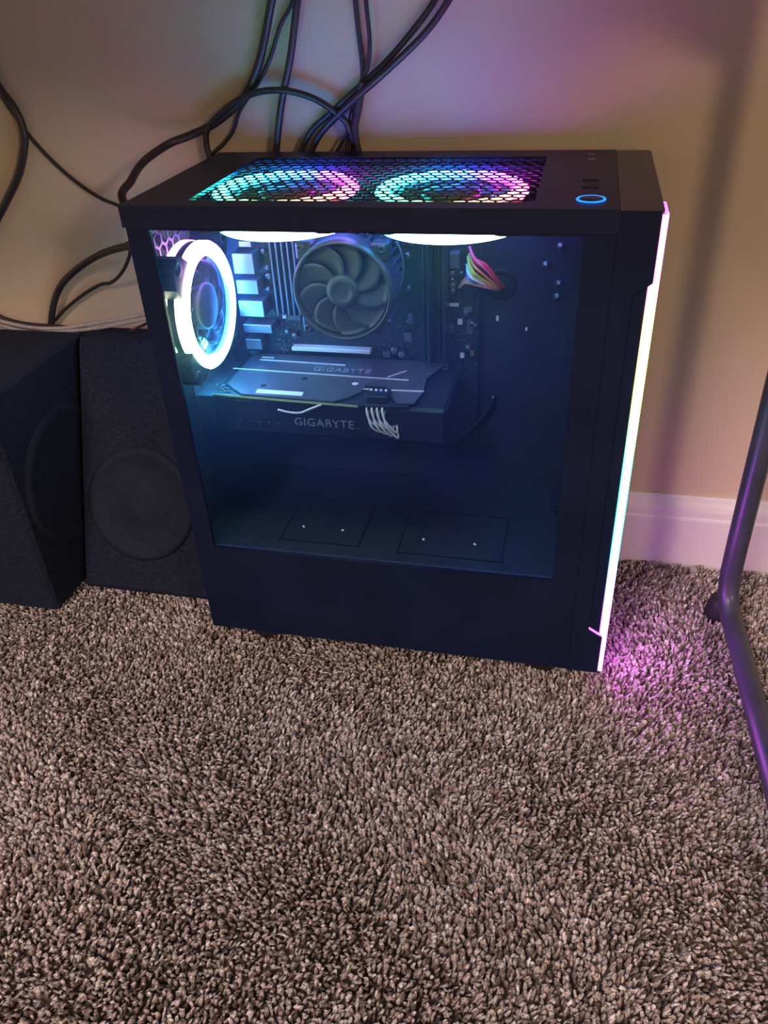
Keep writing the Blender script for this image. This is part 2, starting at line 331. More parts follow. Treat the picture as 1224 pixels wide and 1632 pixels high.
# front panel with its light strips
b = MB()
FX = 0.3985
def sp(u, v): q = ony(u, v, 0.0); return q[0], q[2]-ZO
jz1 = sp(1045, 452)[1]; jz2 = sp(962, 1016)[1]
poly = [(FX, 0.003), (0.4275, 0.003), (0.4275, jz2), (0.414, jz2+0.009), (0.414, jz1-0.010), (0.4275, jz1), (0.4275, 0.4645), (FX, 0.4645)]
b.prism([(x, Z(z)) for x, z in poly], 'y', -0.0008, 0.0035)
b.box(FX, 0.4295, 0.0035, WD-0.0035, Z(0.003), Z(0.4645)); b.prism([(x, Z(z)) for x, z in poly], 'y', WD-0.0035, WD)
front = part(b, 'front_panel', 'side')
b = MB(); pr = [(0.414, jz2+0.0095), (0.4245, jz2+0.0025), (0.4245, jz1-0.0025), (0.414, jz1-0.0105)]
b.prism([(x, Z(z)) for x, z in pr], 'y', 0.0012, 0.0034); part(b, 'side_vent', 'side', front)
STR = [(0.003, (.85, .14, 1.0)), (0.03, (.75, .10, 1.0)), (0.075, (.70, .10, 1.0)), (0.11, (.25, .15, 1.0)), (0.16, (.03, .6, 1.0)), (0.215, (.03, .95, .85)), (0.26, (.05, 1.0, .40)), (0.305, (.35, 1.0, .12)), (0.345, (1.0, .85, .12)), (0.385, (1.0, .42, .14)), (0.41, (1.0, .18, .55)), (0.43, (1.0, .15, .9)), (0.4645, (.9, .18, 1.0))]
def strip_col(z): return [float(np.interp(z, [k[0] for k in STR], [k[1][i] for k in STR])) for i in range(3)]
def lighten(c, w): return tuple(x*(1-w)+w for x in c)
def light_strip(y, sgn, label=None):
    mb = MB(); zs = sorted(set([0.006+i*(0.462-0.006)/60 for i in range(61)]+[jz2, jz2+0.003, jz1-0.003, jz1]))
    vs = []; cs = []
    for z in zs:
        xl = 0.4279
        if jz2 < z < jz1: xl = 0.4245
        c = strip_col(z); wd = 0.4325-xl; kf = float(np.interp(z, (.07, .14), (5.5, .4)))
        # cross-section round the corner: side face (dark fringe, core, core), front face, fringe
        for (x, yy, w, k_) in ((xl, 0.0008, .0, .12), (xl+.2*wd, -0.0006, .14, 1), (xl+.8*wd, -0.0006, .14, 1), (0.4325, 0.0006, .02, 1), (0.4325, 0.015, .0, kf), (0.4325, 0.036, 0, kf), (0.4300, 0.0375, 0, .3)):
            vs.append((x, y+sgn*yy, Z(z))); cs.append(tuple(q*k_ for q in lighten(c, w)))
    k = 7; fs = [(i*k+j, i*k+j+1, (i+1)*k+j+1, (i+1)*k+j) for i in range(len(zs)-1) for j in range(k-1)]
    mb.add(vs, fs, cs); return part(mb, 'light_strip', 'strip', front, label)
light_strip(0, 1, 'rainbow light strip down the front edge, shifting pink, yellow, green, cyan and violet')
b = MB(); b.prism([(0.4142, Z(jz2+0.0085)), (0.4255, Z(jz2+0.0015)), (0.4255, Z(jz2+0.0035)), (0.4142, Z(jz2+0.0105))], 'y', 0.0004, 0.0012)
o = MB(); cc = (.75, .08, .95); o.add(b.v, b.f, [cc]*len(b.v)); part(o, 'light_notch', 'strip', front, 'short slanted purple light near the bottom of the front edge')
for x, y in ((0.055, 0.028), (0.372, 0.028), (0.055, 0.19), (0.372, 0.19)):
    b = MB(); b.lathe([(0.0, Z(0)-0.021), (0.013, Z(0)-0.021), (0.016, Z(0)-0.016), (0.017, Z(0))], (x, y, 0), (0, 0, 1), 20); part(b, 'foot', 'rubber')
# tray and power supply shroud
TY = 0.176
b = MB(); b.box(0.002, 0.392, TY, TY+0.0012, Z(0.004), Z(0.46))
b.box(0.3675, 0.3690, 0.120, TY, Z(0.118), Z(0.43)); b.box(0.369, 0.392, 0.120, 0.122, Z(0.118), Z(0.46))
tray = part(b, 'motherboard_tray', 'inner')
b = MB(); b.box(0.002, 0.392, 0.0042, TY, Z(0.1150), Z(0.1165)); b.box(0.002, 0.392, 0.0042, 0.0052, Z(0.004), Z(0.1165))
shr = part(b, 'power_supply_shroud', 'inner')
for (u0, v0, u1, v1) in ((480, 795, 535, 868), (655, 812, 760, 893)):
    a = onz(u0, v0, 0.117); c = onz(u1, v1, 0.117); x0, x1, y0, y1 = a[0], c[0]+0.025, c[1], min(a[1], 0.15)
    b = MB(); t = 0.0012
    for q in ((x0, x1, y0, y0+t), (x0, x1, y1-t, y1), (x0, x0+t, y0, y1), (x1-t, x1, y0, y1)): b.box(q[0], q[1], q[2], q[3], Z(0.1165), Z(0.1175))
    part(b, 'drive_mount', 'plastic', shr)
    for k in range(2):
        b = MB(); b.lathe([(0, .0016), (0.0022, .0014), (0.0026, 0)], (x0+(x1-x0)*(.22+.5*k), y0+(y1-y0)*.35, Z(0.1165)), (0, 0, 1), 14); part(b, 'screw', 'metal', shr)
for (u, v, w_, h_) in ((793, 507, .0028, .006), (839, 524, .0024, .0036), (787, 635, .003, .006), (903, 678, .003, .0016), (732, 470, .002, .005), (820, 770, .002, .003)):
    q = ony(u, v, TY); b = MB(); b.box(q[0]-w_/2, q[0]+w_/2, TY-0.0012, TY, q[2]-h_/2, q[2]+h_/2, .0004); part(b, 'cable_clip', 'silver', tray)
for (u, v) in ((895, 392), (871, 422), (892, 452), (889, 473)):
    q = ony(u, v, TY); b = MB()
    b.lathe([(0, .0030), (0.0014, .0030), (0.0016, .0020), (0.0032, .0026), (0.0042, .0014), (0.0044, 0)], (q[0], TY, q[2]), (0, -1, 0), 20); part(b, 'thumb_screw', 'dmetal', tray)

# fans --------------------------------------------------------------
def hue_stops(st):
    A = [s[0] for s in st]+[st[0][0]+360]; C = [s[1] for s in st]+[st[0][1]]
    def f(deg):
        d = (deg-A[0]) % 360+A[0]; return [float(np.interp(d, A, [c[i] for c in C])) for i in range(3)]
    return f
def make_fan(name, c, axis, xdir, size, rr, thick, hue, nblade, label, at_glow=1.0, wall=.007, drop=0.0, hue2=None, wk=1.0):
    """c: centre of the lit face (world), axis: out of that face, body runs back by THICK"""
    z = np.array(axis, float); x = np.array(xdir, float); y = np.cross(z, x); c = np.array(c, float)
    P = lambda r, a, h: c+x*r*math.cos(a)+y*r*math.sin(a)+z*h
    n = 72; h = size/2; mb = MB(); rin = rr[0]
    # frame: square-to-round plates and the two walls
    def sq(a):
        ca, sa = math.cos(a), math.sin(a); d = abs((math.degrees(a) % 90)-45)
        return min(h/max(abs(ca), abs(sa)), h*1.30) if d < 15 else rr[1]+.0004
    vs = []
    for hh in (-0.001, -thick):
        for i in range(n): a = 2*math.pi*i/n; vs.append(P(sq(a), a, hh))
        for i in range(n): a = 2*math.pi*i/n; vs.append(P(rr[1]-.001, a, hh))
    I = lambda k, i: k*n+i % n
    fs = []
    for i in range(n):
        fs += [(I(0, i), I(0, i+1), I(1, i+1), I(1, i)), (I(2, i), I(3, i), I(3, i+1), I(2, i+1)), (I(1, i), I(1, i+1), I(3, i+1), I(3, i))]
        fs.append((I(0, i), I(2, i), I(2, i+1), I(0, i+1)))
    mb.add(vs, fs)
    for k in range(4):       # rubber mounting corners
        a = math.radians(45+90*k); q = c+x*(h-.009)*math.copysign(1, math.cos(a))+y*(h-.009)*math.copysign(1, math.sin(a))
        mb.lathe([(0.0022, .0004), (0.0065, .0004), (0.0068, -.001), (0.0068, -thick)], q, axis, 16)
    fan = part(mb, name, 'plastic', None, label)
    def ring(hoff, sgn, hue=hue):
        r = MB(); wl = wall
        prof = [(rr[0], -.005*sgn, 0.0), (rr[0]+.0008, -.0006*sgn, .02), (rr[0]+(rr[1]-rr[0])*.2, .0012*sgn, .12), (rr[0]+(rr[1]-rr[0])*.85, .0012*sgn, .12), (rr[1], -.0002*sgn, .04), (rr[1]+.0012, -.002*sgn, .10), (rr[1]+.0012, -wl*sgn, .06), (rr[1]+.0003, -(wl+.001)*sgn, 0)]
        if drop and sgn < 0: prof = [(rr[0], 0, 0), (rr[0], -drop, .05), (rr[1], -drop, .08), (rr[1]+.0012, -drop+.001, .12), (rr[1]+.0012, .001, .12), (rr[1], .002, 0)]
        vs = []; cs = []
        for j_, (rad, hh, w) in enumerate(prof):
            for i in range(n):
                a = 2*math.pi*i/n; vs.append(P(rad, a, hoff+hh)); cs.append(tuple(v*(at_glow if sgn > 0 or not drop else at_glow*.25)*(.35 if j_ in (0, len(prof)-1) else 1) for v in lighten(hue(math.degrees(a)), w*(wk if sgn > 0 else 1))))
        fs = [(j*n+i, j*n+(i+1) % n, (j+1)*n+(i+1) % n, (j+1)*n+i) for j in range(len(prof)-1) for i in range(n)]
        r.add(vs, fs, cs, True); return part(r, 'light_ring', 'led', fan, 'glowing rainbow ring around the fan')
    ring(0, 1)
    ring(-thick, -1, hue2 or hue)
    hr = size*0.185
    m2 = MB(); m2.lathe([(0, -.0022), (hr*.86, -.0022), (hr*.97, -.0032), (hr, -.005), (hr, -thick*.75), (0, -thick*.75)], c, axis, 40); part(m2, 'hub', 'hub', fan)
    for k in range(nblade):
        a0 = 2*math.pi*k/nblade; sg = []; m3 = MB()
        for j in range(7):
            t = j/6; rad = hr+.0002+(rin-.0025-hr)*t; sweep = .75*t*t; wd = (.40+.16*t); row = []
            for i in range(5):
                s_ = i/4; a = a0+sweep+wd*s_; hh = -.005-(thick*.62)*(s_)+.003*math.sin(math.pi*s_)
                row.append((P(rad, a, hh), P(rad, a, hh-.0012)))
            sg.append(row)
        vs = [q[0] for r_ in sg for q in r_]+[q[1] for r_ in sg for q in r_]; o = 35
        fs = []
        for j in range(6):
            for i in range(4):
                q = (j*5+i, j*5+i+1, (j+1)*5+i+1, (j+1)*5+i); fs += [q, tuple(o+v for v in q[::-1])]
        for j in range(6): fs += [(j*5, (j+1)*5, o+(j+1)*5, o+j*5), (j*5+4, o+j*5+4, o+(j+1)*5+4, (j+1)*5+4)]
        for i in range(4): fs += [(30+i, 30+i+1, o+30+i+1, o+30+i)]
        m3.add(vs, fs, smooth=True); part(m3, 'blade', 'blade', fan)
    for k in range(4):
        m4 = MB(); a = math.radians(35+90*k); e = math.radians(5)
        m4.add([P(hr, a-e, -thick*.8), P(rr[1], a-e*.4, -thick*.8), P(rr[1], a+e*.4, -thick*.8), P(hr, a+e, -thick*.8), P(hr, a-e, -thick), P(rr[1], a-e*.4, -thick), P(rr[1], a+e*.4, -thick), P(hr, a+e, -thick)], [(0, 1, 2, 3), (7, 6, 5, 4), (0, 4, 5, 1), (3, 2, 6, 7)])
        part(m4, 'strut', 'plastic', fan)
    return fan
# rear fan faces the front (+x); angle 0 = +y (deeper), 90 = up
rearhue = hue_stops([(0, (.02, .30, 1.0)), (35, (.12, .18, 1.0)), (65, (.75, .12, 1.0)), (95, (1.0, .22, .75)), (130, (.75, .28, .40)), (165, (.60, .62, .16)), (200, (.36, .60, .14)), (235, (.12, .62, .36)), (270, (.02, .62, .80)), (315, (.02, .42, 1.0))])
make_fan('rear_fan', (0.0285, fc[0], Z(fc[1])), (1, 0, 0), (0, 1, 0), 0.122, (0.0465, 0.0595), 0.025, rearhue, 9, 'rear case fan with a glaring rainbow light ring', 3.2, wall=.008)
tophue = hue_stops([(0, (.9, .006, .55)), (40, (.5, .008, .9)), (75, (.014, .03, 1.0)), (110, (.010, .25, 1.0)), (150, (.012, .7, .85)), (195, (.008, .7, .6)), (235, (.006, .14, .05)), (270, (.035, .06, .008)), (305, (.14, .06, .012)), (335, (.5, .05, .09))])
lowhue = hue_stops([(0, (.25, .12, 1.0)), (90, (.03, .25, 1.0)), (180, (.02, .45, 1.0)), (225, (.05, .9, .45)), (270, (.65, 1.0, .25)), (315, (.8, .75, .35))])
for cx_, lb in ((0.112, 'top fan nearer the back under the mesh, ringed in rainbow light'), (0.261, 'top fan nearer the front under the mesh, ringed in rainbow light')):
    make_fan('top_fan', (cx_, 0.095, Z(0.4588)), (0, 0, 1), (1, 0, 0), 0.138, (0.0520, 0.0645), 0.0215, tophue, 9, lb, 5.5, wk=.12, drop=.0085, wall=.004, hue2=lowhue)

# motherboard --------------------------------------------------------
BF = 0.166
q0 = ony(381, 385, BF); q1 = ony(765, 700, BF)
b = MB(); b.box(0.031, 0.279, BF, BF+0.0018, Z(0.165), Z(0.424)); board = part(b, 'motherboard', 'board', None, 'dark motherboard with slots, chips and metal port housings')
def bpx(name, u0, v0, u1, v1, depth, m, bev=0.0006, label=None, par=None):
    yf = BF-depth; um, vm = (u0+u1)/2, (v0+v1)/2; a = (ony(u0, vm, yf)[0], 0, ony(um, v0, yf)[2]); c = (ony(u1, vm, yf)[0], 0, ony(um, v1, yf)[2])
    mb = MB(); mb.box(min(a[0], c[0]), max(a[0], c[0]), yf, BF, min(a[2], c[2]), max(a[2], c[2]), bev); return part(mb, name, m, par or board, label)
for (u0, v0, u1, v1, dp) in ((371, 404, 404, 437, .022), (377, 447, 411, 469, .022), (381, 480, 420, 505, .022), (388, 518, 433, 531, .02), (392, 541, 417, 557, .016), (380, 384, 400, 394, .02)):
    o = bpx('port_housing', u0, v0, u1, v1, dp, 'shell')
for k in range(5):      # heat sink beside the ports: base and tall fins
    u = 434+k*9.0
    bpx('heat_sink_fin', u, 384, u+3.4, 503, .010, 'fin', .0004)
bpx('heat_sink_base', 431, 388, 476, 500, .003, 'rubber')
# memory slots
for k in range(4):
    u = 666+k*12.5
    bpx('memory_slot', u, 385, u+7.5, 588, .009, 'slot', .001)
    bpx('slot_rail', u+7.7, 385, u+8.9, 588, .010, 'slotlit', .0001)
    if k in (1, 3): bpx('memory_module', u+2, 392, u+6, 585, .030, 'slot', .0006, 'dark memory module standing in its slot')
    bpx('slot_latch', u+1, 590, u+7, 599, .013, 'silver' if k in (1, 3) else 'slotlit')
bpx('memory_slot_label', 716, 404, 731, 429, .012, 'slotlit')
# round capacitors
def rnd(name, u, v, r, hgt, m, top_m=None):
    q = ony(u, v, BF-hgt); mb = MB(); mb.lathe([(0, hgt), (r*.8, hgt), (r, hgt-.0006), (r, 0)], (q[0], BF, q[2]), (0, -1, 0), 16); return part(mb, name, m, board)
for (u, v) in ((649, 408), (650, 460), (720, 437), (720, 447), (721, 456), (721, 465), (735, 437), (742, 500), (752, 517), (745, 556), (651, 512), (418, 401), (425, 427), (427, 441), (427, 461), (457, 530), (469, 536), (640, 566), (655, 388), (644, 386), (628, 560), (756, 520)):
    rnd('capacitor', u, v, random.uniform(.0026, .0038), .008, 'dmetal')
for (u0, v0, u1, v1, dp, m) in ((716, 409, 732, 430, .004, 'dmetal'), (729, 509, 737, 518, .003, 'silver'), (713, 520, 725, 533, .003, 'dmetal'), (744, 510, 758, 533, .0025, 'slotlit'), (716, 484, 731, 489, .003, 'silver'), (736, 455, 756, 478, .005, 'slot'),
        (450, 501, 456, 508, .006, 'silver'), (458, 503, 479, 511, .004, 'slotlit'), (733, 564, 740, 571, .004, 'silver'), (749, 560, 756, 568, .004, 'gold'), (650, 500, 658, 517, .006, 'dmetal'), (644, 530, 656, 545, .004, 'dmetal'), (718, 595, 730, 600, .004, 'slotlit'), (700, 560, 712, 568, .004, 'slotlit'), (738, 490, 752, 497, .005, 'slotlit'),
        (754, 478, 763, 560, .006, 'slot'), (640, 590, 652, 600, .005, 'dmetal'), (610, 560, 622, 570, .004, 'dmetal'), (400, 560, 412, 570, .004, 'dmetal')):
    bpx('chip', u0, v0, u1, v1, dp, m, .0004)
crumbs = MB()           # surface-mount specks too small to pick apart
for k in range(300):
    u = random.choice((random.uniform(712, 762), random.uniform(712, 762), random.uniform(440, 480), random.uniform(600, 660))); v = random.uniform(395, 690) if u > 700 else random.uniform(510, 575)
    q = ony(u, v, BF); s1, s2 = random.uniform(.0003, .0011), random.uniform(.0003, .0009); crumbs.box(q[0]-s1, q[0]+s1, BF-random.uniform(.0006, .002), BF, q[2]-s2, q[2]+s2)
o = part(crumbs, 'surface_components', 'dmetal', board); o['kind'] = 'stuff'
# first expansion slot under the cooler
bpx('expansion_slot', 465, 556, 590, 562, .010, 'silver', .0006, 'metal-shielded expansion slot under the cooler')
bpx('expansion_slot', 430, 600, 600, 612, .009, 'slot', .0006)

# cooler --------------------------------------------------------------
CY = 0.088
cq = ony(545, 466, CY); CR = 0.0475; cc = (cq[0], CY, cq[2])
b = MB(); b.lathe([(CR-.003, -.020), (CR-.003, .001), (CR-.0018, .0022), (CR, .0014), (CR+.0012, -.002), (CR+.0012, -.022), (CR-.002, -.023)], cc, (0, -1, 0), 64)
for k in range(4):
    a = math.radians(45+90*k); tx, tz = cc[0]+math.cos(a)*(CR+.003), cc[2]+math.sin(a)*(CR+.003); b.box(tx-.0085, tx+.0085, CY+.006, CY+.022, tz-.0085, tz+.0085, .002); b.lathe([(.0015, .0002), (.002, .0012), (.0035, .0012), (.0038, 0)], (tx+math.copysign(.003, math.cos(a)), CY+.006, tz+math.copysign(.003, math.sin(a))), (0, -1, 0), 16)
cooler = part(b, 'processor_cooler', 'cool', None, 'round processor cooler fan seen face on')
b = MB()
for k in range(34):     # radial fins behind the fan
    a = 2*math.pi*k/34; ca, sa = math.cos(a), math.sin(a); px_, pz_ = -sa*.0005, ca*.0005
    vs = [(cc[0]+ca*r+s*px_, y, cc[2]+sa*r+s*pz_) for r in (.012, CR-.001) for s in (-1, 1) for y in (CY+.024, BF-.012)]
    b.add(vs, [(0, 1, 5, 4), (2, 6, 7, 3), (0, 4, 6, 2), (4, 5, 7, 6)])
b.lathe([(.0, 0), (.012, 0), (.012, -.055), (0, -.055)], (cc[0], CY+.022, cc[2]), (0, -1, 0), 24)
b.box(cc[0]-.033, cc[0]+.033, BF-.014, BF-.002, cc[2]-.033, cc[2]+.033, .001)
o = part(b, 'cooling_fins', 'fin', cooler)
b = MB(); b.lathe([(0, .0004), (.004, .0006), (.0085, .0002), (.0088, .0006), (.0125, .0006), (.0135, -.0002), (.0152, -.0006), (.0158, -.002), (.0158, -.016), (0, -.016)], cc, (0, -1, 0), 48); part(b, 'hub', 'coolblade', cooler)
for k in range(9):
    a0 = 2*math.pi*k/9; sg = []; m3 = MB()
    for j in range(7):
        t = j/6; rad = .0158+(CR-.0045-.0158)*t; row = []
        for i in range(6):
            s_ = i/5; a = a0+.45*t*t+.72*s_; hh = .002+.005*s_
            row.append((cc[0]+rad*math.cos(a), CY+hh, cc[2]+rad*math.sin(a)))
        sg.append(row)
    vs = [q for r_ in sg for q in r_]; vs += [(q[0], q[1]+.0012, q[2]) for q in vs]; o_ = 42; fs = []
    for j in range(6):
        for i in range(5):
            q = (j*6+i, (j+1)*6+i, (j+1)*6+i+1, j*6+i+1); fs += [q, tuple(o_+v for v in q[::-1])]
    for j in range(6): fs += [(j*6, o_+j*6, o_+(j+1)*6, (j+1)*6), (j*6+5, (j+1)*6+5, o_+(j+1)*6+5, o_+j*6+5)]
    for i in range(5): fs += [(36+i, 36+i+1, o_+37+i, o_+36+i)]
    m3.add(vs, fs, smooth=True); part(m3, 'blade', 'coolblade', cooler)
pts = [ony(u, v, .12) for u, v in ((632, 385), (640, 405), (643, 430), (638, 455), (630, 475))]
b = MB(); b.tube(pts, .0012, 6); part(b, 'fan_lead', 'fin', cooler)

# graphics card --------------------------------------------------------
GZ = 0.268
def g(u, v): q = onz(u, v, GZ); return (q[0], q[1])
near = [(385, 628), (530, 640), (553, 634), (574, 625), (584, 613), (616, 616), (622, 632), (633, 643), (660, 643), (674, 625), (680, 603), (700, 588)]
P2 = [g(*p) for p in near]
poly = [(0.031, 0.161)]+[(g(362, 612)[0], g(362, 612)[1])]+P2+[(P2[-1][0]+.004, 0.161)]
b = MB(); b.prism(poly, 'z', Z(GZ-.0012), Z(GZ+.0004)); card = part(b, 'graphics_card', 'plate', None, 'graphics card lying level with a grey backplate')
e0 = onz(340, 629, GZ-.003); e1 = onz(570, 648, GZ-.003); gy = (e0[1]+e1[1])/2
b = MB(); b.add([(e0[0], e0[1], Z(GZ-.0036)), (e1[0], e1[1], Z(GZ-.0036)), (0.225, e1[1]+.004, Z(GZ-.0036)), (0.225, .161, Z(GZ-.0036)), (.024, .161, Z(GZ-.0036)),
    (e0[0], e0[1], Z(GZ-.0020)), (e1[0], e1[1], Z(GZ-.0020)), (0.225, e1[1]+.004, Z(GZ-.0020)), (0.225, .161, Z(GZ-.0020)), (.024, .161, Z(GZ-.0020))],
    [(4, 3, 2, 1, 0), (5, 6, 7, 8, 9), (0, 1, 6, 5), (1, 2, 7, 6), (2, 3, 8, 7), (3, 4, 9, 8), (4, 0, 5, 9)])
part(b, 'circuit_board', 'board', card)
b = MB(); b.prism([(e0[0], e0[1]), (e0[0], e0[1]-.0008), (e1[0], e1[1]-.0008), (e1[0], e1[1])], 'z', Z(GZ-.0038), Z(GZ-.0018)); part(b, 'board_edge', 'pcbedge', card, 'bright yellow green edge of the circuit board')
gx1 = P2[-1][0]+.02
b = MB(); b.box(.020, gx1, gy+.003, .158, Z(GZ-.044), Z(GZ-.0050), .003)
for k in range(18): b.box(.035+k*.0105, .0385+k*.0105, gy+.0018, gy+.004, Z(GZ-.038), Z(GZ-.030), .0005)
part(b, 'fan_shroud', 'slot', card)
b = MB(); b.box(.0015, .0030, .060, .170, Z(GZ-.046), Z(GZ+.012)); b.box(.003, .020, gy+.006, .150, Z(GZ-.040), Z(GZ-.006)); part(b, 'mounting_bracket', 'dmetal', card)
def gline(name, pts, wdt, m):
    Q = [g(*p) for p in pts]; mb = MB()
    for a, c in zip(Q[:-1], Q[1:]):
        d = np.array(c)-np.array(a); n_ = np.array([-d[1], d[0]])/np.linalg.norm(d)*wdt/2
        vs = [(a[0]+n_[0], a[1]+n_[1]), (a[0]-n_[0], a[1]-n_[1]), (c[0]-n_[0], c[1]-n_[1]), (c[0]+n_[0], c[1]+n_[1])]; mb.prism(vs, 'z', Z(GZ+.0003), Z(GZ+.0012))
    return part(mb, name, m, card)
for pts in (((415, 574), (550, 583)), ((372, 588), (651, 607)), ((418, 570), (437, 571)), ((578, 621), (676, 625)), ((618, 602), (648, 592))): gline('crease', pts, .0011, 'silver')
for (u, v, m) in ((420, 615, 'rubber'), (485, 604, 'rubber'), (566, 612, 'silver')):
    q = onz(u, v, GZ); b = MB(); b.lathe([(0, .0006), (.0030, .0006), (.0036, .0003)], (q[0], q[1], Z(GZ)), (0, 0, 1), 20); part(b, 'screw_hole', m, card)
Q = [g(*p) for p in ((411, 621), (484, 626), (481, 632), (407, 627))]
b = MB(); b.prism(Q[::-1], 'z', Z(GZ+.0004), Z(GZ+.0008)); part(b, 'sticker', 'silver', card, 'narrow white sticker strip')
q = onz(545, 591, GZ); text_mesh('lettering', 'GIGABYTE', .0125, Matrix.Translation((q[0], q[1], Z(GZ+.0006))), 'text', R0, card)
q = ony(515, 677, gy); text_mesh('lettering', 'GIGABYTE', .0125, Matrix.Translation((q[0], gy+.0025, q[2])) @ Matrix.Rotation(math.pi/2, 4, 'X'), 'text', R0, card)
# small parts on the bare corner
b = MB()
for k in range(26):
    u = random.uniform(345, 382); v = random.uniform(612, 626)
    if (u-345)/40+ (626-v)/16 > 1.15: continue
    q = onz(u, v, GZ-.002); b.box(q[0]-.0009, q[0]+.0009, q[1]-.0007, q[1]+.0007, Z(GZ-.002), Z(GZ-.0005))
o = part(b, 'surface_components', 'shell', card); o['kind'] = 'stuff'
# eight-pin plug and its wires
gq = onz(601, 636, GZ)
b = MB(); b.box(gq[0]-.0105, gq[0]+.0115, gq[1]-.006, gq[1]+.014, Z(GZ-.011), Z(GZ+.0055), .0008); plug = part(b, 'power_plug', 'slot', None, 'black power plug with pale wires on the graphics card')
for k in range(4):
    b = MB(); x = gq[0]-.0075+k*.005; b.lathe([(0, .0010), (.0012, .001), (.0014, 0)], (x, gq[1]+.008, Z(GZ+.0055)), (0, 0, 1), 10); part(b, 'pin', 'silver', plug)
wy = gq[1]-.0065
for k in range(8):
    r_, c_ = divmod(k, 4); x = gq[0]-.0080+c_*.0052+r_*.0012; z = Z(GZ-.003-.006*r_)
    pts = [(x, wy, z), (x, wy-.006, z-.003), (x+.003+.001*r_, wy-.009-.002*r_, z-.012), (x+.010+.001*c_, wy-.006, z-.020-.002*c_), (gq[0]+.014+.002*c_, wy+.002, z-.024+.001*c_)]
    b = MB(); b.tube(pts, .0011, 6); part(b, 'wire', 'white', plug)
for k in range(4):
    pts = [(gq[0]+.014+.002*k, wy+.002+.001*k, Z(GZ-.024-.002*k)), (gq[0]+.040, wy+.012+.003*k, Z(GZ-.040-.003*k)), (gq[0]+.070, .085+.003*k, Z(GZ-.052-.004*k)), (gq[0]+.095, .135, Z(GZ-.050-.004*k)), (gq[0]+.105, TY, Z(GZ-.044-.004*k))]
    b = MB(); b.tube(pts, .0014, 7); part(b, 'black_wire', 'rubber', plug)
# loose lead under the card
b = MB(); b.tube([ony(u, v, .05) for u, v in ((443, 653), (460, 657), (478, 658), (492, 653), (512, 645))], .0011, 6); part(b, 'thin_lead', 'white')
b = MB(); e = [ony(u, v, .075) for u, v in ((407, 656), (455, 660))]; b.tube(e, .0010, 6, 1); part(b, 'bracket_edge', 'pcbedge')
b = MB(); b.tube([ony(714, 640, .14), ony(708, 682, .14)], .0009, 6, 1); part(b, 'board_standoff', 'shell')

# main power cable: coloured wires fanning out of a grommet
gr = onz(0, 0, 0); E0 = ony(797, 459, .165)
b = MB(); b.lathe([(0.010, 0), (.011, .002), (.015, .002), (.016, 0)], (E0[0], TY, E0[2]), (0, -1, 0), 28); harness = part(b, 'power_harness', 'rubber', None, 'bundle of coloured wires curving into a grommet')
cols = [('pink', (.85, .10, .22)), ('red', (.80, .06, .10)), ('red_two', (.85, .12, .16)), ('orange', (.90, .28, .08)), ('yellow', (.85, .62, .12)), ('yellow_two', (.88, .68, .2)), ('white_grey', (.70, .70, .75)), ('blue', (.12, .20, .70)), ('salmon', (.88, .30, .25)), ('grey_violet', (.4, .35, .6))]
ends = [(748, 393), (751, 402), (752, 410), (748, 404), (746, 408), (746, 412), (744, 422), (744, 428)]
mids = [(772, 428), (776, 424), (779, 429), (768, 436), (762, 440), (759, 444), (757, 447), (755, 450)]
fin = [(798, 455), (800, 456), (799, 453), (796, 459), (794, 460), (793, 461), (791, 461), (790, 462)]
cm = [0, 1, 2, 3, 4, 5, 6, 7]
for k in range(8):
    yk = .145+.002*(k % 3); pts = [ony(*ends[k], .150+.001*k), ony(ends[k][0]*.55+mids[k][0]*.45-3, ends[k][1]*.45+mids[k][1]*.55, yk-.004), ony(*mids[k], yk-.006), ony(*fin[k], .155), (ony(*fin[k], TY)+np.array([.002, 0, -.001]))]
    b = MB(); b.tube(pts, .00135, 7); part(b, 'wire', plain('wire_'+cols[k][0], cols[k][1]), harness)
for k in range(5):
    s0 = (731+k*2.5, 459-k*4.2); pts = [ony(*s0, .152), ony(742+k, 451-k*2, .146), ony(762, 455-k*1.5, .143), ony(788, 461-k, .152), ony(794, 462-k, TY)]
    b = MB(); b.tube(pts, .00135, 7); part(b, 'wire', plain('wire_salmon', (.85, .30-.04*k, .24)), harness)

# ------------------------------------------------------------------ speaker boxes
fl = Z(-0.018)
r1 = (-0.33, 0.11, 0.010); sp1 = empty('speaker_box', r1); tag(sp1, 'black speaker box at the left edge, round speaker on its side', 'speaker', 'speaker boxes beside the computer')
b = MB(); b.box(-0.45, -0.211, 0.013, 0.205, 0.010, Z(0.266), .004); b.build('cabinet', 'felt', at=r1, parent=sp1)
b = MB(); b.lathe([(.0, -.010), (.018, -.006), (.022, -.010), (.066, .000), (.074, .003), (.080, .004), (.086, .002), (.088, -.001)], (-0.211, 0.110, Z(0.122)), (1, 0, 0), 56); b.build('speaker_cone', 'cone', at=r1, parent=sp1)
r2 = (-0.108, 0.15, 0.010); sp2 = empty('speaker_box', r2); tag(sp2, 'black sloped speaker box between the left box and the computer', 'speaker', 'speaker boxes beside the computer')
b = MB(); yb, yt = 0.064, 0.184
b.prism([(yb, 0.012), (yb-.001, 0.018), (yt-.002, Z(0.262)), (yt+.003, Z(0.2655)), (0.222, Z(0.2655)), (0.224, Z(0.262)), (0.224, 0.010), (yb+.004, 0.010)], 'x', -0.2005, -0.012); b.build('cabinet', 'felt', at=r2, parent=sp2)
nrm = np.array([0, -(Z(.262)-.018), (yt-yb)]); nrm /= np.linalg.norm(nrm); sl = np.array([0, yt-yb, Z(.262)-.018]); cc2 = np.array([-.122, yb, .018])+sl*.36
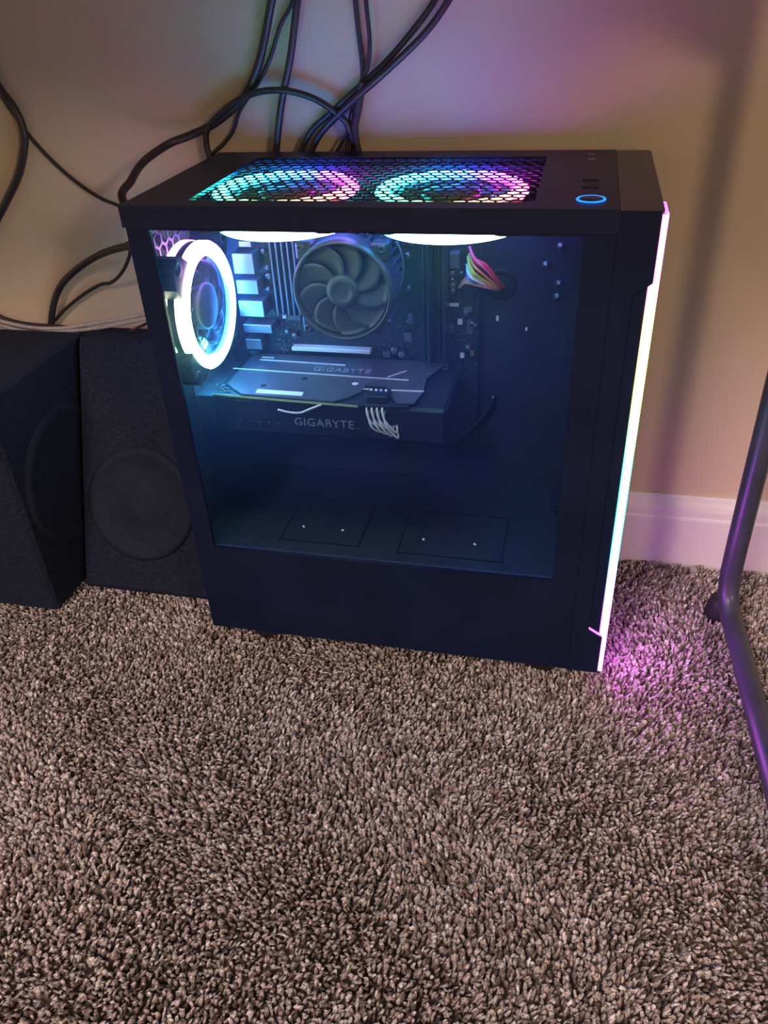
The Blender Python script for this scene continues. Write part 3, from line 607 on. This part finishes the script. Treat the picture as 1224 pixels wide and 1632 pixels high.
b = MB(); b.lathe([(.0, .004), (.020, .007), (.026, .003), (.056, .003), (.060, .0055), (.066, .006), (.070, .004), (.071, -.001)], cc2, nrm, 56); b.build('speaker_cone', 'cone', at=r2, parent=sp2)

# ------------------------------------------------------------------ desk: bent tube leg on the right, top above the frame
r3 = (0.572, 0.0, 0.010); desk = empty('desk', r3); tag(desk, 'desk with a dark bent tube leg at the right edge', 'desk')
b = MB(); b.tube([(.5655, .133, Z(.66)), (.5655, .133, Z(.40)), (.5655, .133, Z(.20)), (.5655, .132, Z(.07)), (.5665, .128, Z(.030)), (.569, .112, Z(.010)), (.573, .085, Z(.003)), (.578, 0, Z(.001)), (.583, -.12, Z(.001)), (.587, -.30, Z(.001)), (.588, -.42, Z(.001))], .0112, 20, 8); b.build('leg', 'leg', at=r3, parent=desk)
b = MB(); b.lathe([(0, .008), (.016, .008), (.0165, .014), (.0135, .030), (.0115, .036), (0, .036)], (.5655, .140, 0), (0, 0, 1), 24); b.build('foot_cap', 'rubber', at=r3, parent=desk)
b = MB(); b.lathe([(0, .008), (.015, .008), (.016, .022), (0, .022)], (.588, -.40, 0), (0, 0, 1), 24); b.build('foot_cap', 'rubber', at=r3, parent=desk)
b = MB(); b.box(-.75, .66, -.28, .20, Z(.66), Z(.69), .002); b.build('desktop', 'desk', at=r3, parent=desk)
b = MB(); b.tube([(-.66, .133, Z(.66)), (-.66, .133, Z(.07)), (-.66, .112, Z(.010)), (-.66, 0, Z(.001)), (-.66, -.42, Z(.001))], .0112, 20, 8); b.build('leg', 'leg', at=r3, parent=desk)
b = MB(); b.prism([(.133, Z(.66)), (.133, Z(.56)), (-.05, Z(.66))], 'x', .560, .571); b.build('gusset', 'leg', at=r3, parent=desk)

# ------------------------------------------------------------------ cables
def cable(name, pix, width, m, label, group=None, y=0.233, ends=(), starts=(), cat='cable', twist=None):
    pts = list(starts)
    for k, p in enumerate(pix):
        yy = y if len(p) < 3 else p[2]; pts.append(ony(p[0], p[1], yy))
    for q, k in ((pix[0], 0), (pix[-1], -1)):        # outside the frame the cables run on: up to the desktop, or along the wall to the left
        e = pts[k]; i = pts[1 if k == 0 else -2]; d = (e-i)/np.linalg.norm(e-i)
        if q[1] <= -40: new = [e+d*(Z(.655)-e[2])/d[2]]
        elif q[0] <= -14: new = [e+d*.06, e+d*.10+np.array([-.08, 0, 0.01 if k == 0 else -.03])]
        else: continue
        for v in new: v[1] = e[1]
        pts = new[::-1]+pts if k == 0 else pts+new
    pts += list(ends)
    pm = np.mean(pts, axis=0); r = width/2/F_PX*float((pm-CAM)@FW)
    b = MB(); b.tube(pts, r, 12, 8); o = b.build(name, m); tag(o, label, cat, group)
    lo = np.array(o.data.vertices[0].co); return o
A = lambda *a: np.array(a, float)
UPX = lambda u, v, y=0.233: ony(u, v, y)
cable('power_cable', [(445, -60), (433, 0), (424, 50, .236), (413, 100, .236), (396, 143, .236), (375, 170, .234), (340, 198, .230), (300, 217, .226), (268, 230, .215), (229, 258, .18), (209, 288, .14), (197, 322, .11)], 13, 'cable', 'thick black cable sweeping left and down behind the computer back corner', ends=[A(-.020, .105, Z(.40)), A(-.003, .115, Z(.375))])
cable('loop_cable', [(568, 236, .228), (556, 205, .228), (545, 188, .227), (510, 162, .226), (478, 149, .226), (445, 144, .225), (410, 147, .226), (375, 163, .227), (345, 188, .228), (330, 208, .228), (329, 228, .228), (334, 250, .228)], 10, 'cable', 'black cable arching over behind the computer top like a rainbow', ends=[A(-.005, .229, Z(.38))])
cable('thin_cable', [(478, -40, .240), (464, 8, .240), (447, 41, .240), (430, 95, .240), (410, 135, .240), (383, 175, .240), (372, 208, .239), (357, 229, .238), (338, 247, .237), (328, 265, .236)], 6, 'cable', 'thin black cord beside the thick cable, curling behind the top left corner')
cable('straight_cable', [(484, -60, .229), (474, 0, .229), (463, 90, .229), (448, 169, .230), (440, 244, .230), (437, 275, .230)], 12, 'cable', 'black cable hanging almost straight down behind the arching one')
cable('braided_cable', [(560, -60, .240), (566, 0, .240), (572, 56, .240), (578, 115, .240), (573, 169, .239), (565, 210, .238), (562, 242, .237), (561, 262, .237)], 8, 'braid', 'left of the two braided cables hanging in the middle', 'braided cables behind the computer')
cable('braided_cable', [(580, -60, .236), (583, 0, .236), (589, 65, .236), (586, 105, .235), (574, 135, .234), (560, 180, .234), (553, 240, .233), (552, 262, .233)], 7, 'braid', 'right of the two braided cables hanging in the middle', 'braided cables behind the computer')
cable('monitor_cable', [(722, -60, .238), (693, 0, .237), (661, 45, .236), (616, 98, .234), (563, 147, .232), (525, 182, .232), (497, 208, .232), (481, 240, .232), (478, 265, .232)], 10, 'cable', 'upper of the two black cables slanting up to the right', 'cables slanting up to the right')
cable('monitor_cable', [(746, -60, .229), (715, 0, .229), (677, 53, .228), (620, 109, .226), (572, 152, .225), (537, 185, .226), (512, 212, .227), (497, 240, .228), (493, 265, .228)], 11, 'cable', 'lower of the two black cables slanting up to the right', 'cables slanting up to the right')
cable('bundle_cable', [(578, 130, .228), (572, 170, .226), (566, 200, .225), (568, 225, .225), (572, 245, .226), (573, 265, .227)], 11, 'braid', 'short thick dark cable where the bundle meets the case top')
cable('bundle_lead', [(562, 178, .231), (556, 205, .231), (546, 225, .231), (535, 244, .231), (530, 262, .231)], 5, 'cable', 'thin lead splaying left at the foot of the cable bundle')
cable('wall_cable', [(-25, 95, .236), (0, 142, .236), (20, 168, .236), (34, 196, .236), (39, 229, .236), (30, 278, .236), (10, 322, .236), (-14, 370, .236), (-40, 440, .236)], 12, 'cable', 'thick black cable bulging in from the left edge against the wall')
cable('wall_lead', [(-20, 120, .241), (10, 165, .241), (39, 206, .241), (72, 245, .241), (114, 284, .240), (157, 314, .235), (190, 328, .225), (215, 338, .21)], 6, 'cable', 'thin black lead running down the wall to the computer top corner')
cable('arched_cable', [(215, 392, .17), (191, 395, .19), (157, 407, .215), (123, 429, .232), (99, 453, .234), (87, 480, .234), (82, 512, .234), (84, 540, .234)], 11, 'cable', 'thick black cable arching from the case down to the left speaker box')
cable('kinked_lead', [(203, 385, .20), (207, 405, .20), (195, 433, .215), (178, 450, .23), (159, 454, .235), (132, 470, .238), (105, 492, .238), (85, 513, .238), (70, 520, .238)], 5.5, 'cable', 'thin black lead with a kink below the arching cable')
cable('sagging_cable', [(-50, 480, .236), (0, 505, .236), (29, 514, .235), (55, 518, .234), (84, 520, .231), (105, 522, .231), (135, 524, .231), (160, 530, .232), (185, 538, .233)], 7, 'cable', 'dark cable sagging along the wall above the speaker boxes')
for k, (dv, lb) in enumerate(((0, 'upper grey braided cable running left from the computer'), (8, 'lower grey braided cable running left from the computer'))):
    cable('grey_braided_cable', [(250, 496+dv, .17), (226, 501+dv, .185), (196, 507.5+dv, .20), (147, 516+dv, .215), (98, 523+dv*.6, .222), (50, 522+dv*.9, .226), (0, 511+dv*.9, .23), (-40, 495+dv, .23)], 6, 'gbraid', lb, 'grey braided cables')
cable('red_lead', [(240, 513, .20), (222, 521, .21), (211, 527, .215), (200, 533, .218), (192, 541, .218)], 4.5, 'red', 'short dark red lead under the grey braided cables')
